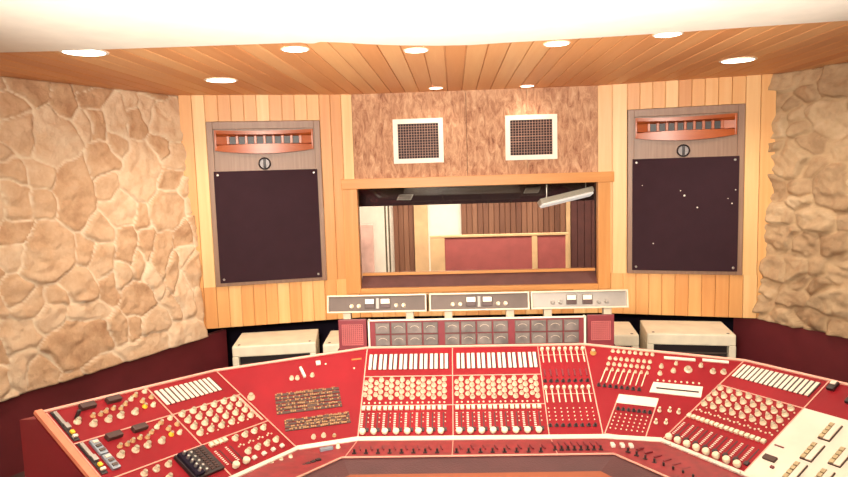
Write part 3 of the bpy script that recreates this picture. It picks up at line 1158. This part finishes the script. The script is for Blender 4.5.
for bank, ub in enumerate((0.0, 0.392)):
    for k in range(8):
        c = ub + 0.0455 * k
        for j in (0, 1):
            uu = c + 0.020 + 0.0225 * j + (-0.001 if j else 0.001)
            link('legend_strip', M_legend, desk, PC.M(uu, 0.384))
            link('legend_gap', M_slot, desk, PC.M(uu + 0.0092, 0.382))
        for v in (0.286, 0.256, 0.226, 0.196):
            knob(PC, c + 0.032, v, 0.0112, 0.018)
        for v in (0.271, 0.241, 0.211):
            knob(PC, c + 0.012, v, 0.0100, 0.016)
        for j in (0, 1):
            dot(PC, c + 0.012 + 0.02 * j, 0.171)
            link('push_button', M_button, desk, PC.M(c + 0.012 + 0.021 * j, 0.143))
        link('fader_scale', M_scale, desk, PC.M(c + 0.012, 0.086))
        link('fader_slot_shade', M_fslot_shade, desk, PC.M(c + 0.022, 0.086))
        link('fader_knob', M_fader, desk, PC.M(c + 0.018, 0.031))
        link('toggle_switch', M_switch, desk, ST.M(c + 0.006, -0.126))
        link('red_lever', M_redlever, desk, ST.M(c + 0.022, -0.085, 0, 0.25))
        for j in range(3):
            dot(PC, c + 0.036, 0.12 - 0.02 * j, 0.0022)
for k in range(8):
    c = 0.790 + 0.0256 * k
    link('slide_lever', M_stick, desk, PC.M(c - 0.002, 0.436))
    link('slide_lever', M_stick, desk, PC.M(c - 0.010, 0.232))
    link('toggle_switch', M_switch, desk, PC.M(c - 0.008, 0.268))
    link('toggle_switch', M_switch, desk, PC.M(c - 0.013, 0.054))
    link('red_lever', M_redlever, desk, PC.M(c - 0.004, 0.312))
    for j in range(4):
        dot(PC, c - 0.010, 0.135 - 0.018 * j, 0.0026)
    link('toggle_switch', M_switch, desk, ST.M(0.772 + 0.0245 * k, -0.112))
    link('red_lever', M_redlever, desk, ST.M(0.772 + 0.0245 * k, -0.065, 0, 0.15))

# ------- left wing
for k in range(12):
    u = -0.330 + 0.0236 * k
    link('legend_strip', M_legend, desk, PL.M(u, 0.440))
    link('legend_gap', M_slot, desk, PL.M(u + 0.0100, 0.438))
for k in range(6):
    for j, v in enumerate((0.334, 0.299, 0.263, 0.227)):
        knob(PL, -0.056 - 0.0525 * k, v, 0.0128, 0.020)
        dot(PL, -0.030 - 0.0525 * k, v - 0.012, 0.003)
for k in range(4):
    link('push_button', M_button, desk, PL.M(-0.320 + 0.022 * k, 0.160))
for k in range(4):
    u = -0.211 + 0.0512 * k
    knob(PL, u, 0.150, 0.0125, 0.020)
    knob(PL, u, 0.076, 0.0125, 0.020)
    link('push_button', M_whitebtn, desk, PL.M(u, 0.040))
    for j in range(3):
        dot(PL, u - 0.012 + 0.012 * j, 0.112 + 0.006 * (j % 2), 0.0035)
for u in (-0.312, -0.260):
    link('fader_scale', M_scale, desk, PL.M(u - 0.010, 0.096))
    link('fader_slot_shade', M_fslot_shade, desk, PL.M(u, 0.096))
    link('fader_knob', M_fader, desk, PL.M(u + 0.003, 0.040))
for v0 in (0.0, -0.157):
    for u, dv in ((-0.632, 0.404), (-0.576, 0.405), (-0.528, 0.407), (-0.472, 0.405)):
        knob(PL, u, dv + v0, 0.0125, 0.020)
    for u, dv in ((-0.612, 0.440), (-0.585, 0.438), (-0.560, 0.445), (-0.530, 0.448), (-0.505, 0.440), (-0.478, 0.455)):
        knob(PL, u, dv + v0, 0.0085, 0.015, 'tan knob')
    for u, dv, mt in ((-0.418, 0.483, 'tan knob'), (-0.373, 0.490, 'cream knob'), (-0.412, 0.447, 'tan knob'), (-0.388, 0.415, 'cream knob'), (-0.445, 0.470, 'cream knob'), (-0.420, 0.420, 'yellow knob'), (-0.368, 0.455, 'tan knob')):
        knob(PL, u, dv + v0, 0.0095, 0.016, mt)
    for u in (-0.606, -0.507):
        bm = bmesh.new()
        box(bm, -0.027, 0.027, -0.012, 0.012, 0, 0.016, 0.002)
        finish('edge_meter', bm, 'brown meter', desk, M=PL.M(u, 0.486 + v0))
    # strip of sliders and coloured keys at the outer edge
    bm = bmesh.new()
    box(bm, -0.010, 0.010, -0.072, 0.072, 0, 0.003)
    sl = finish('slider_plate', bm, 'black plastic', desk, M=PL.M(-0.716, 0.430 + v0))
    for (mat, x, y, w, hgt) in (('steel', 0, 0.035, 0.006, 0.03), ('steel', 0.004, -0.005, 0.008, 0.012), ('yellow knob', 0.004, -0.036, 0.006, 0.007), ('legend white', 0.002, -0.055, 0.008, 0.005)):
        bm = bmesh.new()
        box(bm, x - w, x + w, y - hgt, y + hgt, 0.003, 0.010, 0.001)
        finish('key', bm, mat, sl)
knob(PL, -0.672, 0.432, 0.0120, 0.020)
bm = bmesh.new()
lathe(bm, [(0.006, 0), (0.007, 0.03), (0.004, 0.034)], 10)
finish('toggle_lever', bm, 'black plastic', desk, M=PL.M(-0.664, 0.452), smooth=True)
for v in (0.304, 0.234):
    bm = bmesh.new()
    box(bm, -0.014, 0.014, -0.033, 0.033, 0, 0.010, 0.002)
    pl = finish('metal_plate', bm, 'blue steel', desk, M=PL.M(-0.676, v))
    for dv in (-0.018, 0.002, 0.020):
        bm = bmesh.new()
        box(bm, -0.009, 0.009, dv - 0.005, dv + 0.005, 0.010, 0.014, 0.001)
        finish('key', bm, 'legend white' if dv > 0.01 else 'gunmetal', pl)
for u in (-0.612, -0.566, -0.518):
    knob(PL, u, 0.148, 0.0115, 0.018)
for u, v in ((-0.69, 0.12), (-0.66, 0.10), (-0.60, 0.09), (-0.55, 0.10), (-0.63, 0.06), (-0.57, 0.05), (-0.69, 0.05)):
    knob(PL, u, v, 0.0115, 0.018)
# black plug-in unit with bright studs
bm = bmesh.new()
box(bm, -0.064, 0.064, -0.065, 0.055, 0, 0.014, 0.002)
pu = finish('plug_in_unit', bm, 'black plastic', desk, M=PL.M(-0.420, 0.112))
bm = bmesh.new()
box(bm, -0.060, -0.026, -0.060, 0.050, 0.014, 0.026, 0.003)
finish('raised_block', bm, 'soft black', pu)
for k in range(5):
    bm = bmesh.new()
    lathe(bm, [(0.006, 0.026), (0.005, 0.038), (0.002, 0.040)], 10, Matrix.Translation((-0.043, 0.038 - 0.021 * k, 0)))
    finish('stud', bm, 'steel', pu, smooth=True)
    bm = bmesh.new()
    lathe(bm, [(0.006, 0.014), (0.005, 0.026), (0.002, 0.028)], 10, Matrix.Translation((-0.012, 0.034 - 0.021 * k, 0)))
    finish('stud', bm, 'steel', pu, smooth=True)
for x in (0.018, 0.040):
    bm = bmesh.new()
    for k in range(10):
        box(bm, x - 0.007, x + 0.007, 0.046 - 0.0108 * k - 0.003, 0.046 - 0.0108 * k + 0.003, 0.014, 0.017)
    finish('key_row', bm, 'brown meter', pu)

# ------- left corner: patch bays and a few controls
def patch_bay(u0, u1, v0, v1, rows, seed):
    rnd = random.Random(seed)
    w, h = u1 - u0, v1 - v0
    M = KL.M((u0 + u1) / 2, (v0 + v1) / 2, 0, -0.01)
    bm = bmesh.new()
    for r in range(rows):
        y = -h / 2 + h * (r + 0.5) / rows
        box(bm, -w / 2, w / 2, y - h / rows * 0.36, y + h / rows * 0.36, 0, 0.003)
    pb = finish('patch_bay', bm, 'patch dark', desk, M=M)
    bm = bmesh.new()
    ncol = 34
    for r in range(rows):
        y = -h / 2 + h * (r + 0.5) / rows
        for c in range(ncol):
            x = -w / 2 + w * (c + 0.5) / ncol
            if rnd.random() < (0.62 if 8 < c < 30 else 0.35):
                box(bm, x - 0.0028, x + 0.0028, y - 0.0035, y + 0.0035, 0.003, 0.003 + rnd.uniform(0.002, 0.006))
    o = finish('jack_row', bm, 'patch brass', pb)
    bm = bmesh.new()
    for r in range(rows):
        y = -h / 2 + h * (r + 1.0) / rows
        for c in range(ncol):
            x = -w / 2 + w * (c + 0.5) / ncol
            if rnd.random() < 0.45:
                box(bm, x - 0.003, x + 0.003, y - 0.0012, y + 0.0012, 0.0, 0.0035)
    finish('label_row', bm, 'patch brass', pb)


patch_bay(-0.066, 0.202, 0.160, 0.262, 6, 4)
patch_bay(-0.040, 0.224, 0.080, 0.134, 4, 9)
knob(KL, -0.161, 0.262, 0.0150, 0.026)
for u, v in ((0.011, 0.330), (0.035, 0.328), (0.099, 0.333), (0.066, 0.040), (0.106, 0.040)):
    knob(KL, u, v, 0.0098, 0.018)
knob(KL, 0.148, 0.034, 0.0080, 0.012, 'tan knob')
bm = bmesh.new()
box(bm, -0.006, 0.006, -0.028, 0.028, 0, 0.014, 0.003)
finish('slide_lever', bm, 'legend white', desk, M=KL.M(0.060, 0.352, 0, 0.25))
bm = bmesh.new()
box(bm, -0.010, 0.010, -0.010, 0.010, 0, 0.010, 0.002)
finish('push_button', bm, 'legend white', desk, M=KL.M(0.133, 0.392))
for u, v in ((0.285, 0.345), (0.165, 0.385)):
    dot(KL, u, v, 0.004)
bm = bmesh.new()
box(bm, -0.022, 0.022, -0.004, 0.004, 0, 0.0015)
finish('name_tag', bm, 'orange label', desk, M=KL.M(0.305, 0.392))
# hand strip in front of the left corner
for u, v in ((-0.228, -0.176), (-0.256, -0.203), (-0.282, -0.235)):
    knob(ST, u, v, 0.0105, 0.022)
knob(ST, -0.066, -0.074, 0.0095, 0.020)
bm = bmesh.new()
box(bm, -0.026, 0.026, -0.008, 0.008, 0, 0.012, 0.002)
finish('rocker_switch', bm, 'blue steel', desk, M=ST.M(-0.108, -0.094, 0, 0.45))
bm = bmesh.new()
for k in range(6):
    box(bm, -0.066 + 0.0225 * k - 0.009, -0.066 + 0.0225 * k + 0.009, -0.008, 0.008, 0, 0.010, 0.002)
finish('key_row', bm, 'black plastic', desk, M=ST.M(-0.150, -0.232, 0.004, 0.82))

# ------- right corner
for k in range(8):
    f = k / 7.0
    tu, tv_ = 0.056 + 0.165 * f, 0.425 - 0.012 * f
    for j, (du, dv) in enumerate(((0, 0), (-0.014, -0.040), (-0.022, -0.070), (-0.030, -0.098))):
        knob(KR, tu + du, tv_ + dv, 0.0082 if j < 3 else 0.0065, 0.014)
    bm = bmesh.new()
    box(bm, -0.002, 0.002, -0.035, 0.035, 0, 0.003)
    finish('slide_lever', bm, 'cream knob', desk, M=KR.M(tu - 0.047, tv_ - 0.132, 0, -0.33))
    link('toggle_switch', M_switch, desk, KR.M(-0.010 + 0.161 * f, 0.243 - 0.014 * f))
knob(KR, -0.028, 0.412, 0.0135, 0.024, 'brass knob')
for u, v, r in ((0.251, 0.351, 0.0095), (0.242, 0.314, 0.0095), (0.312, 0.368, 0.008), (0.297, 0.330, 0.0105), (0.357, 0.340, 0.0165), (0.410, 0.362, 0.0095), (0.453, 0.335, 0.012), (0.494, 0.334, 0.012)):
    knob(KR, u, v, r, 0.019)
for u0_, v0_, u1_, v1_ in ((0.267, 0.398, 0.392, 0.391), (0.420, 0.393, 0.522, 0.385)):
    bm = bmesh.new()
    bar(bm, KR.at(u0_, v0_), KR.at(u1_, v1_), 0.012, 0.006, KR.n)
    cpart('legend_strip', 'legend white', bm)
bm = bmesh.new()
slab(bm, [KR.at(0.212, 0.270, 0.005), KR.at(0.403, 0.256, 0.005), KR.at(0.388, 0.204, 0.005), KR.at(0.191, 0.220, 0.005)], [[0, 1, 2, 3]], KR.n * -0.005)
wp = cpart('white_plate', 'legend white', bm)
bm = bmesh.new()
bar(bm, KR.at(0.220, 0.240, 0.0045), KR.at(0.383, 0.228, 0.0045), 0.006, 0.003, KR.n)
cpart('slot', 'black plastic', bm, wp)
for k in range(8):
    dot(KR, 0.230 + 0.0230 * k, 0.281 - 0.001 * k, 0.0042)
# framed module with a white header
bm = bmesh.new()
slab(bm, [KR.at(0.071, 0.203, 0.003), KR.at(0.224, 0.191, 0.003), KR.at(0.210, 0.150, 0.003), KR.at(0.056, 0.162, 0.003)], [[0, 1, 2, 3]], KR.n * -0.003)
cpart('module_header', 'legend white', bm)
for k in range(7):
    f = k / 6.0
    link('toggle_switch', M_switch, desk, KR.M(0.062 + 0.122 * f, 0.132 - 0.009 * f))
    for j in range(5):
        dot(KR, 0.052 + 0.122 * f - 0.006 * j, 0.112 - 0.009 * f - 0.017 * j, 0.0028)
for u, v in ((0.222, 0.134), (0.261, 0.136), (0.294, 0.130), (0.203, 0.079), (0.241, 0.080)):
    bm = bmesh.new()
    lathe(bm, [(0.008, 0), (0.008, 0.005), (0.0035, 0.006), (0.005, 0.026), (0.003, 0.028)], 10)
    finish('toggle_lever', bm, 'cream knob', desk, M=KR.M(u, v), smooth=True)
for u, v in ((0.996, -0.082), (1.031, -0.086), (1.063, -0.090)):
    bm = bmesh.new()
    box(bm, -0.008, 0.008, -0.014, 0.014, 0, 0.012, 0.003)
    finish('push_button', bm, 'legend white', desk, M=ST.M(u, v))
for k in range(9):
    link('toggle_switch', M_switch, desk, ST.M(1.038 + 0.0230 * k, -0.140 - 0.0305 * k, 0.002, -0.6))
    link('red_lever', M_redlever, desk, ST.M(1.088 + 0.0230 * k, -0.118 - 0.0330 * k, 0.003, -1.1))

# ------- right wing
for k in range(16):
    u = 0.020 + 0.0203 * k
    link('legend_strip', M_legend, desk, PR.M(u, 0.478))
    link('legend_gap', M_slot, desk, PR.M(u + 0.0090, 0.476))
for k in range(8):
    u = 0.020 + 0.0425 * k
    for j, v in enumerate((0.352, 0.316, 0.281, 0.246)):
        knob(PR, u, v, 0.0120, 0.019)
        dot(PR, u + 0.021, v - 0.014, 0.003)
    for j in (0, 1, 2):
        dot(PR, u - 0.008 + 0.012 * j, 0.206 + 0.006 * (j % 2), 0.0036)
    for j in (0, 1):
        link('push_button', M_button, desk, PR.M(u - 0.010 + 0.021 * j, 0.164))
    link('fader_scale', M_scale, desk, PR.M(u - 0.002, 0.090))
    link('fader_slot_shade', M_fslot_shade, desk, PR.M(u + 0.010, 0.092))
    link('fader_knob', M_fader, desk, PR.M(u + 0.002, 0.026))
    bm = bmesh.new()
    box(bm, -0.012, 0.012, -0.005, 0.005, 0, 0.006, 0.002)
    finish('name_tag', bm, 'legend white', desk, M=PR.M(u + 0.022, -0.004, 0.008))
# cream selector panel at the outer end
bm = bmesh.new()
slab(bm, [PR.at(0.357, 0.012, 0.004), PR.at(0.696, 0.012, 0.004), PR.at(0.696, 0.372, 0.004), PR.at(0.357, 0.372, 0.004)], [[0, 1, 2, 3]], PR.n * -0.004)
sp = cpart('selector_panel', 'trim white', bm)
for cu, vs in ((0.490, (0.295, 0.187, 0.085)), (0.572, (0.330, 0.205, 0.095)), (0.654, (0.330, 0.205, 0.095))):
    for v in vs:
        bm = bmesh.new()
        box(bm, -0.020, 0.020, -0.042, 0.042, 0.004, 0.009, 0.001)
        M = PR.M(cu, v)
        sb = finish('selector_block', bm, 'patch dark', desk, M=M)
        bm = bmesh.new()
        box(bm, -0.002, 0.018, -0.040, 0.040, 0.009, 0.013, 0.001)
        finish('cover', bm, 'trim white', sb)
        bm = bmesh.new()
        for k in range(4):
            box(bm, -0.018, -0.004, -0.038 + 0.020 * k, -0.022 + 0.020 * k, 0.009, 0.014, 0.001)
        finish('key_row', bm, 'key olive', sb)
for name, mt, u, v, w, h, t in (('name_tag', 'grille red', 0.386, 0.166, 0.017, 0.003, 0.006), ('edge_meter', 'patch dark', 0.393, 0.101, 0.022, 0.011, 0.012), ('push_button', 'grille red', 0.420, 0.070, 0.006, 0.005, 0.010),
                                ('rocker_switch', 'black plastic', 0.383, 0.513, 0.013, 0.022, 0.014), ('rocker_switch', 'black plastic', 0.470, 0.470, 0.013, 0.022, 0.014)):
    bm = bmesh.new()
    box(bm, -w, w, -h, h, 0.003, t, 0.001)
    o = finish(name, bm, mt, desk, M=PR.M(u, v))
    if name == 'rocker_switch':
        bm = bmesh.new()
        box(bm, -0.009, 0.009, 0.0, 0.017, t, t + 0.006, 0.001)
        finish('key', bm, 'legend white', o)

cpart('marker_dot', 'cream knob', dots)['kind'] = 'stuff'

# rotary knobs: the hundred nearest the camera are parts of their own, the rest one part
rotary.sort(key=lambda k: (k[0].at(k[1], k[2]) - Vector((0, 0, H))).length / k[4])
rest = bmesh.new()
rest_tan = []
for n, (P, u, v, mt, r, h) in enumerate(rotary):
    if n < 100 or mt != 'cream knob':
        link('knob', knob_mesh(mt, r, h), desk, P.M(u, v))
    else:
        n0 = len(rest.faces)
        lathe(rest, knob_prof(r, h), 14, P.M(u, v))
        rest.faces.ensure_lookup_table()
        for i in list(range(len(rest.faces) - 16, len(rest.faces) - 2)) + [len(rest.faces) - 1]:
            rest.faces[i].material_index = 1
o = finish('knob', rest, 'cream knob', desk, smooth=True)
o['kind'] = 'stuff'
o.data.materials.append(MATS['knob cap'])

# ------- meter bridge
bm = bmesh.new()
BY = 2.872
box(bm, -0.402, 0.572, BY, BY + 0.10, 1.045, 1.178, 0.002)
for q in bm.verts:
    if q.co.y > BY + 0.05 and q.co.z > 1.15:
        q.co.z -= 0.035
mb = cpart('meter_bridge', 'grille red', bm)
bm = bmesh.new()
box(bm, -0.408, 0.578, BY - 0.006, BY + 0.006, 1.1775, 1.183)
box(bm, -0.410, -0.402, BY - 0.006, BY + 0.02, 1.045, 1.183)
box(bm, 0.572, 0.581, BY - 0.006, BY + 0.02, 1.045, 1.183)
box(bm, -0.408, 0.578, BY - 0.007, BY, 1.045, 1.054)
cpart('edging', 'trim white', bm, mb)


def meter(cx, cz):
    w, h = 0.0338, 0.0258
    bm = bmesh.new()
    box(bm, cx - w, cx + w, BY - 0.008, BY, cz - h, cz + h, 0.002)
    me = cpart('vu_meter', 'gunmetal', bm, mb)
    bm = bmesh.new()
    box(bm, cx - w + 0.003, cx + w - 0.003, BY - 0.010, BY - 0.008, cz - h + 0.003, cz + h - 0.003)
    # arc scale and needle raised on the face, under the same glass
    return me, bm


faces = bmesh.new()
marks = bmesh.new()
for g0 in (-0.343, -0.024, 0.295):
    for c in range(4):
        for r in range(2):
            cx, cz = g0 + 0.0735 * c, 1.1435 - 0.0565 * r
            me, f = meter(cx, cz)
            bmesh.ops.transform(f, matrix=TI, verts=f.verts[:])
            fo = finish('vu_meter', f, 'meter grey', mb)
            # the grey window and its bezel are one meter: join them
            bmA = bmesh.new()
            bmA.from_mesh(me.data)
            n0 = len(bmA.faces)
            bmA.from_mesh(fo.data)
            bmA.faces.ensure_lookup_table()
            for i in range(n0, len(bmA.faces)):
                bmA.faces[i].material_index = 1
            q = bmesh.new()
            for k in range(7):
                a0 = math.radians(40 + 100 * k / 7)
                a1 = math.radians(40 + 100 * (k + 1) / 7)
                rr = 0.026
                bar(q, (cx + rr * math.cos(a0), BY - 0.010, cz - 0.015 + rr * math.sin(a0)), (cx + rr * math.cos(a1), BY - 0.010, cz - 0.015 + rr * math.sin(a1)), 0.0014, 0.0006, (0, -1, 0))
            bmesh.ops.transform(q, matrix=TI, verts=q.verts[:])
            tmp = bpy.data.meshes.new('tmp')
            q.to_mesh(tmp)
            q.free()
            n1 = len(bmA.faces)
            bmA.from_mesh(tmp)
            bmA.faces.ensure_lookup_table()
            for i in range(n1, len(bmA.faces)):
                bmA.faces[i].material_index = 2
            bpy.data.meshes.remove(tmp)
            bmA.to_mesh(me.data)
            bmA.free()
            me.data.materials.append(MATS['meter grey'])
            me.data.materials.append(MATS['case cream'])
            fm = fo.data
            bpy.data.objects.remove(fo)
            bpy.data.meshes.remove(fm)
faces.free()
marks.free()


# ------------------------------------------------------------------ small red speakers at either end of the bridge
def red_speaker(x0, x1, label):
    root = empty('small_speaker', label, 'speaker', ((x0 + x1) / 2, 2.93, 1.0435), group='small red speakers')
    w = (x1 - x0) / 2
    h = 0.143
    bm = bmesh.new()
    box(bm, -w, w, -0.05, 0.06, 0, h, 0.004)
    for q in bm.verts:
        if q.co.y > 0 and q.co.z > 0.1:
            q.co.z -= 0.035
    finish('case', bm, 'black plastic', root)
    bm = bmesh.new()
    box(bm, -w, w, -0.060, -0.0495, 0, h, 0.003)
    p = finish('front', bm, 'grille red', root)
    bm = bmesh.new()
    n = 10
    a = w - 0.018
    for k in range(n + 1):
        t = -a + 2 * a * k / n
        box(bm, t - 0.0014, t + 0.0014, -0.0640, -0.0595, h / 2 - a, h / 2 + a)
        box(bm, -a, a, -0.0640, -0.0595, h / 2 + t - 0.0014, h / 2 + t + 0.0014)
    finish('grille', bm, 'grille line', root)


red_speaker(-0.548, -0.418, 'small red square speaker at the left end of the meter bridge')
red_speaker(0.588, 0.708, 'small red square speaker at the right end of the meter bridge')


# ------------------------------------------------------------------ outboard units on white posts
def outboard(x0, x1, face, posts, label, mk):
    y = 3.05
    z0, z1 = 1.178, 1.265
    root = empty('outboard_unit', label, 'audio equipment', ((x0 + x1) / 2, y, 1.0435), group='outboard units above the console')
    TL = Matrix.Translation((0, 0, z0 - 1.0435)) @ Matrix.Rotation(math.radians(-12), 4, 'X') @ Matrix.Translation((0, 0, 1.0435 - z0))
    w = (x1 - x0) / 2
    a, b = z0 - 1.0435, z1 - 1.0435
    t = 0.008
    bm = bmesh.new()
    box(bm, -w, w, 0, 0.28, b - t, b, 0.002)
    box(bm, -w, w, 0, 0.28, a, a + t, 0.002)
    box(bm, -w, -w + t, 0, 0.28, a + t - 0.001, b - t + 0.001, 0.002)
    box(bm, w - t, w, 0, 0.28, a + t - 0.001, b - t + 0.001, 0.002)
    finish('case', bm, 'case cream', root, M=TL)
    bm = bmesh.new()
    box(bm, -w + t, w - t, 0.014, 0.26, a + t, b - t)
    finish('face_plate', bm, face, root, M=TL)
    cx = (x0 + x1) / 2
    for m in mk:
        bm = bmesh.new()
        box(bm, m - cx - 0.024, m - cx + 0.024, 0.004, 0.015, a + 0.021, b - 0.019, 0.002)
        o = finish('meter', bm, 'brown meter', root, M=TL)
        bm = bmesh.new()
        box(bm, m - cx - 0.021, m - cx + 0.021, 0.002, 0.0045, a + 0.043, b - 0.022)
        finish('dial', bm, 'meter cream', o)
    for k in (-0.128, -0.092, 0.092, 0.128):
        x = sum(mk) / 2 - cx + k
        bm = bmesh.new()
        lathe(bm, knob_prof(0.0105, 0.018), 14, Matrix.Translation((x, 0.014, a + 0.032)) @ Matrix.Rotation(PI / 2, 4, 'X'))
        finish('knob', bm, 'cream knob' if face != 'silver face' else 'silver face', root, M=TL, smooth=True)
    for k in (-0.012, 0.0, 0.012):
        pass
    bm = bmesh.new()
    box(bm, sum(mk) / 2 - cx - 0.007, sum(mk) / 2 - cx + 0.007, 0.010, 0.015, a + 0.018, b - 0.018, 0.001)
    finish('label_plate', bm, 'silver face', root, M=TL)
    for px in posts:
        bm = bmesh.new()
        box(bm, px - cx - 0.019, px - cx + 0.019, 0.02, 0.06, 0, a, 0.002)
        finish('post', bm, 'case cream', root)


outboard(-0.635, -0.147, 'gunmetal', (-0.541, -0.231), 'grey-faced rack unit in a cream case on posts, leftmost of three above the meters', (-0.426, -0.349))
outboard(-0.133, 0.351, 'gunmetal', (-0.042, 0.258), 'grey-faced rack unit in a cream case on posts, the middle one above the meters', (0.069, 0.148))
outboard(0.358, 0.822, 'silver face', (0.44, 0.726), 'silver-faced rack unit in a cream case on posts, rightmost above the meters', (0.552, 0.628))
